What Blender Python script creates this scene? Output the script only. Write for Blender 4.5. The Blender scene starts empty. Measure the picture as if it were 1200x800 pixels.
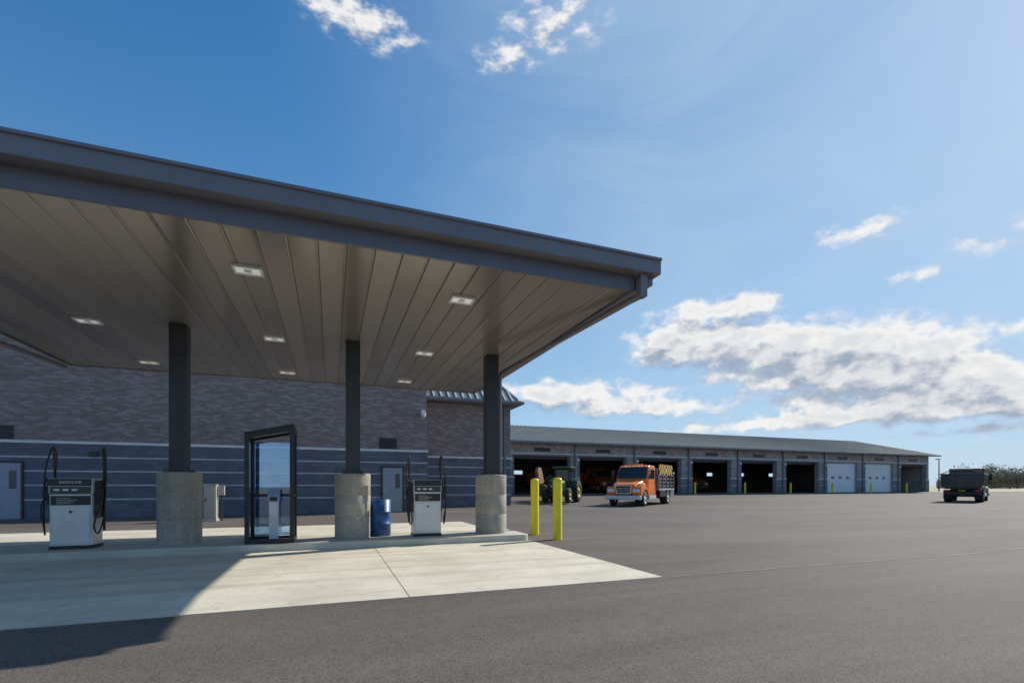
import bpy, bmesh, math, random
from mathutils import Vector, Matrix
random.seed(7)
scene = bpy.context.scene
COL = scene.collection
TH = math.radians(20.5); SN, CS = math.sin(TH), math.cos(TH)
F = 567.0; HY = 569.0; CH = 1.3

# ------------------------------------------------------------ node helpers
def new_mat(name):
    m = bpy.data.materials.new(name); m.use_nodes = True
    nt = m.node_tree
    return m, nt, nt.nodes['Principled BSDF']
def N(nt, t, **kw):
    n = nt.nodes.new(t)
    for k, v in kw.items(): setattr(n, k, v)
    return n
def L(nt, a, b): nt.links.new(a, b)
def setin(nt, sock, v):
    if hasattr(v, 'node') and hasattr(v, 'is_output'): nt.links.new(v, sock)
    else: sock.default_value = v
def MA(nt, op, a, b=0.0, c=0.0, clamp=False):
    n = nt.nodes.new('ShaderNodeMath'); n.operation = op; n.use_clamp = clamp
    setin(nt, n.inputs[0], a); setin(nt, n.inputs[1], b)
    if op in ('MULTIPLY_ADD', 'SMOOTH_MAX', 'COMPARE'): setin(nt, n.inputs[2], c)
    return n.outputs[0]
def MR(nt, v, a, b, c=0.0, d=1.0, smooth=True):
    n = nt.nodes.new('ShaderNodeMapRange')
    n.interpolation_type = 'SMOOTHSTEP' if smooth else 'LINEAR'
    setin(nt, n.inputs[0], v)
    n.inputs[1].default_value = a; n.inputs[2].default_value = b
    n.inputs[3].default_value = c; n.inputs[4].default_value = d
    return n.outputs[0]
def MIX(nt, f, a, b, mode='MIX'):
    n = nt.nodes.new('ShaderNodeMix'); n.data_type = 'RGBA'; n.blend_type = mode
    setin(nt, n.inputs[0], f)
    def c4(x): return tuple(x) + (1,) if isinstance(x, (tuple, list)) and len(x) == 3 else x
    setin(nt, n.inputs[6], c4(a)); setin(nt, n.inputs[7], c4(b))
    return n.outputs[2]
def NOISE(nt, vec, scale, detail=4, rough=0.55, dist=0.0):
    n = nt.nodes.new('ShaderNodeTexNoise'); n.inputs['Scale'].default_value = scale
    n.inputs['Detail'].default_value = detail; n.inputs['Roughness'].default_value = rough
    n.inputs['Distortion'].default_value = dist
    if vec is not None: L(nt, vec, n.inputs['Vector'])
    return n
def MAPV(nt, vec, s):
    n = nt.nodes.new('ShaderNodeMapping'); n.inputs['Scale'].default_value = s
    L(nt, vec, n.inputs['Vector']); return n.outputs[0]
def BUMP(nt, h, strength, dist=0.01):
    n = nt.nodes.new('ShaderNodeBump'); n.inputs['Strength'].default_value = strength
    n.inputs['Distance'].default_value = dist; L(nt, h, n.inputs['Height']); return n.outputs[0]
def mul(c, k): return tuple(min(1, x * k) for x in c)

def paint(name, col, rough=0.45, metal=0.0, var=0.12, scale=3.0, dirt=0.0, bump=0.0, spec=0.5, coat=0.0):
    m, nt, b = new_mat(name)
    g = N(nt, 'ShaderNodeTexCoord').outputs['Object']
    n1 = NOISE(nt, g, scale, 5, 0.6).outputs[0]
    c = MIX(nt, MR(nt, n1, 0.3, 0.7), mul(col, 1 - var), mul(col, 1 + var))
    if dirt:
        n2 = NOISE(nt, MAPV(nt, g, (6, 6, 1.2)), 2.0, 6, 0.7).outputs[0]
        c = MIX(nt, MR(nt, n2, 0.48, 0.75, 0, dirt), c, (0.10, 0.085, 0.07))
    L(nt, c, b.inputs['Base Color'])
    b.inputs['Roughness'].default_value = rough
    L(nt, MR(nt, n1, 0.2, 0.8, max(0.02, rough - 0.05), min(1, rough + 0.05)), b.inputs['Roughness'])
    b.inputs['Metallic'].default_value = metal
    b.inputs['Specular IOR Level'].default_value = spec
    b.inputs['Coat Weight'].default_value = coat
    return m

def soffit_mat(w, x0):
    m, nt, b = new_mat('bronze_soffit_metal')
    p = N(nt, 'ShaderNodeNewGeometry').outputs['Position']
    s = N(nt, 'ShaderNodeSeparateXYZ'); L(nt, p, s.inputs[0])
    i = MA(nt, 'FLOOR', MA(nt, 'DIVIDE', MA(nt, 'SUBTRACT', s.outputs[0], x0), w))
    wn = N(nt, 'ShaderNodeTexWhiteNoise'); wn.noise_dimensions = '1D'; L(nt, i, wn.inputs['W'])
    c = MIX(nt, wn.outputs['Value'], (0.30, 0.262, 0.222), (0.345, 0.303, 0.26))
    L(nt, c, b.inputs['Base Color'])
    L(nt, MR(nt, wn.outputs['Value'], 0, 1, 0.20, 0.26), b.inputs['Roughness'])
    b.inputs['Metallic'].default_value = 0.45
    return m

def asphalt_mat():
    m, nt, b = new_mat('asphalt')
    p = N(nt, 'ShaderNodeNewGeometry').outputs['Position']
    fine = NOISE(nt, p, 80, 4, 0.75).outputs[0]
    mid = NOISE(nt, p, 5, 7, 0.72).outputs[0]
    big = NOISE(nt, MAPV(nt, p, (0.4, 1, 1)), 0.34, 6, 0.62, 0.8).outputs[0]
    strk = NOISE(nt, MAPV(nt, p, (0.06, 1.3, 1)), 1.0, 4, 0.6).outputs[0]
    c = MIX(nt, MR(nt, big, 0.33, 0.67), (0.098, 0.078, 0.066), (0.172, 0.143, 0.124))
    c = MIX(nt, MR(nt, strk, 0.42, 0.68, 0, 0.6), c, (0.185, 0.157, 0.138))
    c = MIX(nt, MR(nt, mid, 0.4, 0.68, 0, 0.38), c, (0.078, 0.063, 0.055))
    sk = N(nt, 'ShaderNodeTexWave'); sk.wave_type = 'BANDS'; sk.bands_direction = 'Y'
    sk.inputs['Scale'].default_value = .045; sk.inputs['Distortion'].default_value = 1.2; sk.inputs['Detail'].default_value = 3; L(nt, p, sk.inputs['Vector'])
    c = MIX(nt, MR(nt, sk.outputs['Fac'], .45, .55, 0, .16), c, (.20, .172, .152))
    c = MIX(nt, MR(nt, fine, 0.42, 0.66, 0.0, 0.55), c, (0.25, 0.22, 0.195))
    vor = N(nt, 'ShaderNodeTexVoronoi'); vor.inputs['Scale'].default_value = 65; L(nt, p, vor.inputs['Vector'])
    c = MIX(nt, MR(nt, vor.outputs['Distance'], 0.35, 0.8, 0, 0.5), c, (0.045, 0.038, 0.034))
    oil = NOISE(nt, p, 1.1, 3, .5).outputs[0]
    c = MIX(nt, MR(nt, oil, 0.68, 0.76, 0, 0.35), c, (0.05, 0.043, 0.04))
    L(nt, c, b.inputs['Base Color'])
    b.inputs['Roughness'].default_value = 0.85
    b.inputs['Specular IOR Level'].default_value = 0.25
    L(nt, BUMP(nt, fine, 0.5, 0.006), b.inputs['Normal'])
    return m

def concrete_mat(name, c1, c2, stain=0.5, lines=False, streak=False):
    m, nt, b = new_mat(name)
    p = N(nt, 'ShaderNodeNewGeometry').outputs['Position']
    big = NOISE(nt, p, 0.9, 6, 0.65, 0.4).outputs[0]
    c = MIX(nt, MR(nt, big, 0.3, 0.7), c1, c2)
    st = NOISE(nt, MAPV(nt, p, (0.35, 1.6, 1)), 1.6, 6, 0.7, 1.0).outputs[0]
    c = MIX(nt, MR(nt, st, 0.5, 0.72, 0, stain), c, mul(c1, 0.62))
    fine = NOISE(nt, p, 60, 4, 0.7).outputs[0]
    c = MIX(nt, MR(nt, fine, 0.3, 0.75, 0, 0.35), c, mul(c1, 0.7))
    if lines:
        pit = N(nt, 'ShaderNodeTexVoronoi'); pit.inputs['Scale'].default_value = 30; L(nt, p, pit.inputs['Vector'])
        c = MIX(nt, MR(nt, pit.outputs['Distance'], 0.0, 0.30, 0.9, 0.0), c, mul(c1, 0.25))
        sp2 = NOISE(nt, p, 25, 5, 0.8).outputs[0]
        c = MIX(nt, MR(nt, sp2, 0.45, 0.65, 0, 0.6), c, mul(c1, 0.5))
        dr = NOISE(nt, MAPV(nt, p, (9, 9, 0.7)), 1.0, 4, 0.6).outputs[0]
        c = MIX(nt, MR(nt, dr, 0.45, 0.7, 0, 0.35), c, mul(c1, 0.55))
    if streak:
        tr = NOISE(nt, MAPV(nt, p, (0.05, 2.2, 1)), 1.0, 5, 0.55).outputs[0]
        c = MIX(nt, MR(nt, tr, 0.46, 0.66, 0, 0.36), c, mul(c1, 0.6))
        sp = NOISE(nt, p, 3.2, 6, 0.75).outputs[0]
        c = MIX(nt, MR(nt, sp, 0.56, 0.70, 0, 0.5), c, mul(c1, 0.5))
        br = NOISE(nt, MAPV(nt, p, (160, 3, 1)), 1.0, 2).outputs[0]
        L(nt, BUMP(nt, br, 0.3, 0.004), b.inputs['Normal'])
    else:
        L(nt, BUMP(nt, fine, 0.4, 0.005), b.inputs['Normal'])
    L(nt, c, b.inputs['Base Color']); b.inputs['Roughness'].default_value = 0.85
    return m

def brick_mat(name, ca, cb, cc, mortar, bw=0.40, rh=0.10, ms=0.006, blot=0.3):
    m, nt, b = new_mat(name)
    p = N(nt, 'ShaderNodeNewGeometry').outputs['Position']
    s = N(nt, 'ShaderNodeSeparateXYZ'); L(nt, p, s.inputs[0])
    u = MA(nt, 'ADD', s.outputs[0], s.outputs[1])
    cv = N(nt, 'ShaderNodeCombineXYZ'); L(nt, u, cv.inputs[0]); L(nt, s.outputs[2], cv.inputs[1])
    bt = N(nt, 'ShaderNodeTexBrick'); L(nt, cv.outputs[0], bt.inputs['Vector'])
    bt.inputs['Scale'].default_value = 1; bt.inputs['Brick Width'].default_value = bw
    bt.inputs['Row Height'].default_value = rh; bt.inputs['Mortar Size'].default_value = ms
    bt.inputs['Mortar Smooth'].default_value = 0.2
    bt.inputs['Color1'].default_value = (0, 0, 0, 1); bt.inputs['Color2'].default_value = (1, 1, 1, 1)
    bt.inputs['Mortar'].default_value = (0.5, 0.5, 0.5, 1)
    v = MA(nt, 'MULTIPLY', bt.outputs['Color'], 1.0)
    c = MIX(nt, MR(nt, v, 0.15, 0.6), ca, cb)
    c = MIX(nt, MR(nt, v, 0.62, 0.9), c, cc)
    n = NOISE(nt, MAPV(nt, cv.outputs[0], (1.5, 10, 1)), 1.6, 3, 0.7).outputs[0]
    c = MIX(nt, MR(nt, n, 0.35, 0.7, 0, blot), c, mul(ca, 0.85))
    f = NOISE(nt, cv.outputs[0], 30, 4, 0.7).outputs[0]
    c = MIX(nt, MR(nt, f, 0.4, 0.75, 0, 0.35), c, mul(cc, 1.1))
    c = MIX(nt, bt.outputs['Fac'], c, mortar)
    L(nt, c, b.inputs['Base Color']); b.inputs['Roughness'].default_value = 0.9
    h = MA(nt, 'SUBTRACT', MA(nt, 'MULTIPLY', f, 0.5), bt.outputs['Fac'])
    L(nt, BUMP(nt, h, 0.6, 0.01), b.inputs['Normal'])
    return m

def glass_mat(name, tint=(0.75, 0.85, 0.9), base=0.12):
    m = bpy.data.materials.new(name); m.use_nodes = True; nt = m.node_tree
    nt.nodes.clear()
    o = N(nt, 'ShaderNodeOutputMaterial'); mx = N(nt, 'ShaderNodeMixShader')
    t = N(nt, 'ShaderNodeBsdfTransparent'); t.inputs[0].default_value = tint + (1,)
    g = N(nt, 'ShaderNodeBsdfGlossy'); g.inputs['Roughness'].default_value = 0.01; g.inputs['Color'].default_value = (.75, .88, 1, 1)
    fr = N(nt, 'ShaderNodeFresnel'); fr.inputs[0].default_value = 1.45
    nz = NOISE(nt, N(nt, 'ShaderNodeTexCoord').outputs['Object'], 3, 3).outputs[0]
    f = MA(nt, 'ADD', fr.outputs[0], MR(nt, nz, 0.3, 0.7, base*.9, base*1.1))
    L(nt, f, mx.inputs[0]); L(nt, t.outputs[0], mx.inputs[1]); L(nt, g.outputs[0], mx.inputs[2])
    L(nt, mx.outputs[0], o.inputs[0]); return m

def hazard_mat():
    m, nt, b = new_mat('hazard_chevrons')
    g = N(nt, 'ShaderNodeTexCoord').outputs['Object']
    s = N(nt, 'ShaderNodeSeparateXYZ'); L(nt, g, s.inputs[0])
    u = MA(nt, 'ABSOLUTE', MA(nt, 'ADD', s.outputs[0], 1.9))
    w = MA(nt, 'FRACT', MA(nt, 'MULTIPLY', MA(nt, 'ADD', u, s.outputs[2]), 1.9))
    c = MIX(nt, MR(nt, w, 0.48, 0.52, smooth=False), (0.02, 0.02, 0.02), (0.75, 0.48, 0.02))
    L(nt, c, b.inputs['Base Color']); b.inputs['Roughness'].default_value = 0.5
    return m

def foliage_mat(name, c1, c2):
    m, nt, b = new_mat(name)
    p = N(nt, 'ShaderNodeNewGeometry').outputs['Position']
    n = NOISE(nt, p, 0.8, 4, 0.7).outputs[0]
    L(nt, MIX(nt, MR(nt, n, 0.3, 0.7), c1, c2), b.inputs['Base Color'])
    b.inputs['Roughness'].default_value = 0.8; return m

M_ASPH = asphalt_mat()
M_PAD = concrete_mat('pad_concrete', (0.63, 0.57, 0.445), (0.80, 0.74, 0.595), 0.45, streak=True)
M_ISL = concrete_mat('island_concrete', (0.50, 0.47, 0.40), (0.63, 0.595, 0.52), 0.4)
M_PIER = concrete_mat('pier_concrete', (0.38, 0.345, 0.285), (0.50, 0.46, 0.385), 0.5, lines=True)
M_BRICK = brick_mat('brown_brick', (0.225, 0.168, 0.155), (0.285, 0.222, 0.206), (0.36, 0.30, 0.285), (0.20, 0.165, 0.158), 0.30, 0.075, .005, blot=.25)
M_GBRICK = brick_mat('grey_brown_brick', (0.33, 0.28, 0.26), (0.40, 0.345, 0.325), (0.47, 0.42, 0.40), (0.30, 0.265, 0.25), 0.40, 0.2)
M_BLOCK = brick_mat('dark_block', (0.118, 0.128, 0.165), (0.135, 0.146, 0.184), (0.155, 0.166, 0.202), (0.105, 0.11, 0.13), 0.4, 0.2, blot=.15)
M_BLOCKG = brick_mat('grey_block', (0.17, 0.17, 0.19), (0.20, 0.20, 0.22), (0.23, 0.23, 0.25), (0.15, 0.15, 0.165), 0.4, 0.2, blot=.15)
M_BLOCKL = brick_mat('pale_block', (0.46, 0.46, 0.49), (0.52, 0.52, 0.55), (0.58, 0.58, 0.61), (0.4, 0.4, 0.42), 0.4, 0.3)
M_BANDW = paint('pale_stone_band', (0.70, 0.70, 0.70), 0.8, var=0.1)
M_FASCIA = paint('slate_metal', (0.155, 0.152, 0.18), 0.38, 0.15, var=0.04, scale=1.2)
M_GUT = paint('slate_gutter_metal', (0.205, 0.195, 0.215), 0.38, 0.2, var=0.04, scale=1.2)
PW = 0.3667
M_SOFF = soffit_mat(PW, -6.4)
M_JOINT = paint('joint_dark', (0.12, 0.10, 0.085), 0.8)
M_COL = paint('column_steel_paint', (0.03, 0.032, 0.037), 0.4, 0.0, var=0.1)
M_ROOF = paint('seam_roof_metal', (0.135, 0.155, 0.145), 0.65, 0.0, var=0.1, scale=0.5)
M_RIB = paint('seam_rib_painted_sunlit', (0.80, 0.83, 0.82), 0.45, 0.0, var=0.08, scale=0.5)  # near-white base colour paints in sunlight catching the wing roof ribs
M_RIBD = paint('seam_rib_metal_dull', (0.22, 0.24, 0.23), 0.55, 0.0, var=0.08, scale=0.5)
M_BLACK = paint('black_paint', (0.015, 0.015, 0.017), 0.4, var=0.2)
M_RUB = paint('black_rubber', (0.022, 0.022, 0.023), 0.8, var=0.25, dirt=0.25)
M_YEL = paint('yellow_bollard_paint', (0.90, 0.75, 0.02), 0.42, var=0.05, dirt=0.10)
M_STEEL = paint('stainless_steel', (0.60, 0.60, 0.60), 0.38, 0.4, var=0.08, dirt=0.1)
M_WHITE = paint('white_paint', (0.70, 0.70, 0.68), 0.45, var=0.04, dirt=0.15)
M_DOORW = paint('white_door_paint', (0.80, 0.81, 0.82), 0.5, var=0.04)
M_DOORG = paint('blue_grey_door_paint', (0.30, 0.335, 0.38), 0.45, var=0.05)
M_ORG = paint('orange_paint', (0.98, 0.21, 0.010), 0.3, var=0.04, dirt=0.03, coat=0.3)
M_ORGD = paint('dusty_orange_paint', (0.75, 0.13, 0.015), 0.5, var=0.1, dirt=0.3)
M_GRN = paint('green_paint', (0.018, 0.065, 0.018), 0.35, var=0.08, dirt=0.25)
M_YRIM = paint('yellow_rim_paint', (0.50, 0.36, 0.03), 0.5, dirt=0.4)
M_RUST = paint('rusty_brown', (0.20, 0.105, 0.055), 0.75, var=0.3, dirt=0.4)
M_BLUE = paint('blue_drum_paint', (0.015, 0.085, 0.26), 0.35, var=0.08, dirt=0.15)
M_BEIGE = paint('beige_paint', (0.42, 0.40, 0.35), 0.55, var=0.05, dirt=0.15)
M_CHR = paint('chrome', (0.6, 0.6, 0.62), 0.22, 0.9, var=0.05)
M_DARK = paint('dark_truck_paint', (0.012, 0.013, 0.016), 0.35, var=0.15, dirt=0.08, coat=0.2)
M_GLD = paint('dark_glass', (0.03, 0.04, 0.05), 0.06, var=0.1)
M_RED = paint('red_lens', (0.5, 0.02, 0.015), 0.3)
M_AMB = paint('amber_lens', (0.8, 0.3, 0.03), 0.3)
M_LENS = paint('clear_lens', (0.75, 0.77, 0.8), 0.15)
M_GLASS = glass_mat('clear_glass', (0.84, 0.92, 0.97), .02)
M_GLASSB = glass_mat('sky_reflection_tint_glass', (0.55, 0.74, 0.92), .24)  # blue tint paints in the sky reflected by the booth panes
M_HAZ = hazard_mat()
M_BLUEP = paint('pale_blue_panel', (0.30, 0.42, 0.55), 0.4)
M_GREYB = paint('grey_body_paint', (0.20, 0.195, 0.19), 0.55, var=0.3, dirt=0.3)
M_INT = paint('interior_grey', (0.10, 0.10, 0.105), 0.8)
M_GRASS = foliage_mat('dry_grass', (0.16, 0.15, 0.07), (0.25, 0.22, 0.12))
M_LEAF = foliage_mat('olive_leaves', (0.17, 0.16, 0.07), (0.27, 0.24, 0.12))
M_LEAF2 = foliage_mat('brown_leaves', (0.23, 0.17, 0.10), (0.33, 0.26, 0.16))
M_BARK = paint('bark', (0.2, 0.17, 0.14), 0.9, var=0.3)
mE = bpy.data.materials.new('lamp_diffuser'); mE.use_nodes = True
_b = mE.node_tree.nodes['Principled BSDF']; _b.inputs['Base Color'].default_value = (0.85, 0.86, 0.84, 1)
_n = NOISE(mE.node_tree, N(mE.node_tree, 'ShaderNodeTexCoord').outputs['Object'], 8, 2).outputs[0]
L(mE.node_tree, MR(mE.node_tree, _n, 0.3, 0.7, 0.18, 0.25), _b.inputs['Emission Strength'])
_b.inputs['Emission Color'].default_value = (0.95, 1, 0.97, 1)
M_LAMP = mE

# ------------------------------------------------------------ mesh builder
class MB:
    def __init__(s): s.v = []; s.f = []; s.sm = []; s.mi = []; s.m = 0; s.T = Matrix()
    def add(s, vs, fs, smooth=False):
        b = len(s.v); s.v += [s.T @ Vector(p) for p in vs]
        for f in fs: s.f.append([b + i for i in f]); s.sm.append(smooth); s.mi.append(s.m)
        return s
    def box(s, x0, x1, y0, y1, z0, z1):
        v = [(x0,y0,z0),(x1,y0,z0),(x1,y1,z0),(x0,y1,z0),(x0,y0,z1),(x1,y0,z1),(x1,y1,z1),(x0,y1,z1)]
        return s.add(v, [(3,2,1,0),(4,5,6,7),(0,1,5,4),(1,2,6,5),(2,3,7,6),(3,0,4,7)])
    def prism(s, pts, axis, a, b):
        n = len(pts)
        def P(p, t):
            return (t, p[0], p[1]) if axis == 'x' else ((p[0], t, p[1]) if axis == 'y' else (p[0], p[1], t))
        v = [P(p, a) for p in pts] + [P(p, b) for p in pts]
        f = [list(range(n)), list(range(n, 2*n))] + [(i, (i+1) % n, n+(i+1) % n, n+i) for i in range(n)]
        return s.add(v, f)
    def cyl(s, p0, p1, r0, r1=None, n=24, caps=True):
        p0 = Vector(p0); p1 = Vector(p1); r1 = r0 if r1 is None else r1
        d = (p1 - p0).normalized(); a = d.orthogonal().normalized(); b = d.cross(a)
        c0 = [p0 + (a*math.cos(2*math.pi*i/n) + b*math.sin(2*math.pi*i/n))*r0 for i in range(n)]
        c1 = [p1 + (a*math.cos(2*math.pi*i/n) + b*math.sin(2*math.pi*i/n))*r1 for i in range(n)]
        s.add(c0 + c1, [(i, (i+1) % n, n+(i+1) % n, n+i) for i in range(n)], True)
        if caps: s.add(c0, [list(range(n))]); s.add(c1, [list(range(n))])
        return s
    def tube(s, pts, r, n=8):
        pts = [Vector(p) for p in pts]; rings = []; a = None
        for i, p in enumerate(pts):
            d = (pts[min(i+1, len(pts)-1)] - pts[max(i-1, 0)]).normalized()
            a = d.orthogonal().normalized() if a is None else (a - d*a.dot(d)).normalized()
            b = d.cross(a)
            rings += [p + (a*math.cos(2*math.pi*k/n) + b*math.sin(2*math.pi*k/n))*r for k in range(n)]
        f = []
        for i in range(len(pts)-1):
            for k in range(n): f.append((i*n+k, i*n+(k+1) % n, (i+1)*n+(k+1) % n, (i+1)*n+k))
        s.add(rings, f, n > 4)
        s.add(rings[:n], [list(range(n))]); s.add(rings[-n:], [list(range(n))]); return s
    def lathe(s, prof, c, n=28, axis='y'):
        vs = []; m = len(prof)
        for i in range(n):
            t = 2*math.pi*i/n
            for (r, h) in prof:
                if axis == 'y': vs.append((c[0]+r*math.cos(t), c[1]+h, c[2]+r*math.sin(t)))
                else: vs.append((c[0]+r*math.cos(t), c[1]+r*math.sin(t), c[2]+h))
        f = []
        for i in range(n):
            for j in range(m-1):
                f.append((i*m+j, ((i+1) % n)*m+j, ((i+1) % n)*m+j+1, i*m+j+1))
        return s.add(vs, f, True)
    def loft(s, secs, smooth=False):
        n = len(secs[0]); vs = [p for sc in secs for p in sc]; f = []
        for i in range(len(secs)-1):
            for k in range(n): f.append((i*n+k, i*n+(k+1) % n, (i+1)*n+(k+1) % n, (i+1)*n+k))
        s.add(vs, f + [list(range(n)), list(range((len(secs)-1)*n, len(secs)*n))], smooth); return s
    def make(s, name, mats, parent=None, bevel=0.0, label=None, seg=2, loc=None):
        me = bpy.data.meshes.new(name); me.from_pydata([tuple(v) for v in s.v], [], s.f)
        if not isinstance(mats, (list, tuple)): mats = [mats]
        for m in mats: me.materials.append(m)
        for i, p in enumerate(me.polygons): p.use_smooth = s.sm[i]; p.material_index = s.mi[i]
        bm = bmesh.new(); bm.from_mesh(me); bmesh.ops.recalc_face_normals(bm, faces=bm.faces); bm.to_mesh(me); bm.free()
        o = bpy.data.objects.new(name, me); COL.objects.link(o)
        if loc: o.location = loc
        if parent: o.parent = parent
        if bevel:
            md = o.modifiers.new('Bevel', 'BEVEL'); md.width = bevel; md.segments = seg
            md.limit_method = 'ANGLE'; md.angle_limit = math.radians(35)
        if label: o['label'] = label
        return o
def thing(name, label, cat, loc=(0, 0, 0), rz=0.0, group=None):
    e = bpy.data.objects.new(name, None); COL.objects.link(e)
    e.empty_display_size = 0.3; e.location = loc; e.rotation_euler = (0, 0, rz)
    e['label'] = label; e['category'] = cat
    if group: e['group'] = group
    return e
def tag(o, label, cat, group=None):
    o['label'] = label; o['category'] = cat
    if group: o['group'] = group
    return o
def copy_tree(src, loc=None, rz=None, label=None):
    def rec(o, par):
        c = o.copy(); COL.objects.link(c)
        if par is not None: c.parent = par
        for ch in [x for x in o.children]: rec(ch, c)
        return c
    c = rec(src, None)
    if loc is not None: c.location = loc
    if rz is not None: c.rotation_euler = (0, 0, rz)
    if label: c['label'] = label
    return c
def struct(o): o['kind'] = 'structure'; return o
def gz(y): return 0.0 if y < 28 else (0.55 if y > 38 else 0.55*(y-28)/10)

# ------------------------------------------------------------ ground
def sheet(name, x0, x1, ys, zoff, mat, ny=1):
    b = MB(); vs = []; fs = []
    for i, y in enumerate(ys): vs += [(x0, y, gz(y)+zoff), (x1, y, gz(y)+zoff)]
    for i in range(len(ys)-1): fs.append((2*i, 2*i+1, 2*i+3, 2*i+2))
    b.add(vs, fs); return struct(b.make(name, mat))
sheet('ground', -4000, 4000, [-500, 28, 38, 5000], -0.03, M_GRASS)
sheet('asphalt_lot', -60, 92, [-45, 28, 38, 39.0], 0.0, M_ASPH)
for (ya, yb) in ((5.7, 10.58), (12.25, 17.1)):
    b = MB()
    for (a, c) in ((-10.0, -6.35), (-6.338, -2.75), (-2.738, 0.85), (0.862, 4.42)):
        b.box(a, c, ya, yb, -0.1, 0.008)
    struct(b.make('concrete_pavement', M_PAD))
b = MB()
vs = []; fs = []
for i in range(90):
    x = 4.5+i*.5; y = 5.66+0.05*math.sin(i*0.4)+random.uniform(-.02, .02)
    w = random.uniform(0.010, 0.028); vs += [(x, y-w, 0.004), (x, y+w, 0.004)]
    if i: fs.append((2*i-2, 2*i, 2*i+1, 2*i-1))
b.add(vs, fs)
struct(b.make('road_seam', concrete_mat('seam_dust', (0.25, 0.215, 0.19), (0.32, 0.28, 0.25), 0.3)))
b = MB()
r = 0.18; x1, y0, y1 = 4.42, 10.6, 12.22
P = [(-7.8, y0), (x1-r, y0)] + [(x1-r+r*math.sin(a), y0+r-r*math.cos(a)) for a in (0.4, 0.8, 1.2, 1.57)] + \
    [(x1-r+r*math.cos(a), y1-r+r*math.sin(a)) for a in (0, 0.4, 0.8, 1.2, 1.57)] + [(-7.8, y1)]
b.prism(P, 'z', -0.05, 0.15)
struct(b.make('fuel_island_kerb', M_ISL, bevel=0.015))

# ------------------------------------------------------------ canopy
cx0, cx1, cy0, cy1, cz = -6.4, 4.6, 6.76, 16.06, 4.5
can = thing('fuel_canopy', 'flat slate grey metal canopy over the fuel island', 'canopy', (0, 0, 0))
b = MB()
for i in range(30):
    x = cx0 + i*PW; xe = x + PW
    for (ya, yb) in ((cy0+0.002, 11.396), (11.404, cy1-0.002)):
        def S_(yy): return [(x+0.003, yy, cz+0.06), (x+0.003, yy, cz+0.010), (x+.012, yy, cz), (xe-.035, yy, cz), (xe-.028, yy, cz+.010), (xe-.003, yy, cz+.012), (xe-0.003, yy, cz+0.06)]
        b.loft([S_(ya), S_(yb)])
b.m = 1; b.box(cx0, cx1, cy0, cy1, cz+0.065, cz+0.09)
b.make('soffit', [M_SOFF, M_JOINT], can)
b = MB()
b.box(cx0-0.05, cx1+0.0, cy0-0.05, cy0, cz-0.02, 4.75)
b.box(cx0-0.05, cx1+0.0, cy1, cy1+0.05, cz-0.02, 4.75)
b.box(cx0-0.1, cx0-0.05, cy0-0.05, cy1+0.05, cz-0.02, 4.75)
b.box(cx1+0.0, cx1+0.05, cy0-0.05, cy1+0.05, cz-0.02, 4.75)
b.make('fascia', M_FASCIA, can, 0.004)
b = MB()
b.box(cx0-0.34, cx1+0.38, cy0-0.02, cy1+0.02, 4.752, 4.93)
b.box(cx1+0.22, cx1+0.37, cy0-0.10, cy1+0.10, 4.60, 4.751)
b.box(cx0-0.33, cx0-0.18, cy0-0.10, cy1+0.10, 4.60, 4.751)
b.make('roof', M_GUT, can, 0.004)
for (ya, sgn) in ((cy0, -1), (cy1, 1)):
    b = MB()
    prof = [(0, 4.72), (0.245, 4.72), (0.25, 4.725), (0.25, 4.925), (0.275, 4.93), (0.28, 4.935), (0.28, 4.97), (0, 4.97)]
    b.prism([(ya+sgn*(0.022+p), z) for p, z in prof], 'x', cx0-0.36, cx1+0.40)
    b.make('gutter', M_GUT, can)
b = MB()
b.box(4.665, 4.79, 6.56, 6.69, 4.36, 4.718)
d0 = Vector((4.73, 6.65, 4.40)); d1 = Vector((4.0, 11.38, 4.12))
b.tube([d0, d0+Vector((-0.03, 0.25, 0.0)), d1, d1+Vector((-0.05, 0.05, -0.1)), Vector((3.94, 11.40, 0.16))], 0.055, 6)
b.make('downspout', M_GUT, can)
b = MB()
d0 = Vector((-6.5, 6.65, 4.40)); d1 = Vector((-6.3, 11.38, 4.15)); d2 = Vector((-6.5, 15.9, 4.4))
b.tube([d0, d1, d2], 0.055, 6); b.make('downspout', M_FASCIA, can)
for X in (-4.4, -1.15, 2.1):
    for Y in (8.07, 11.62, 14.95):
        lp = MB(); lp.m = 0
        for (a0, a1, c0, c1) in ((-.2, -.165, -.15, .15), (.165, .2, -.15, .15), (-.165, .165, -.15, -.115), (-.165, .165, .115, .15)):
            lp.box(a0, a1, c0, c1, -0.035, 0.0)
        o = lp.make('ceiling_lamp', M_WHITE, can, loc=(X, Y, cz-0.001))
        q = MB(); q.box(-.165, .165, -.115, .115, -0.02, -0.001); q.make('lamp_lens', M_LAMP, o)
        q = MB(); q.box(-.05, .05, -.06, .06, -0.03, -0.021); q.make('lamp_bulb', M_WHITE, o)

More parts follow.
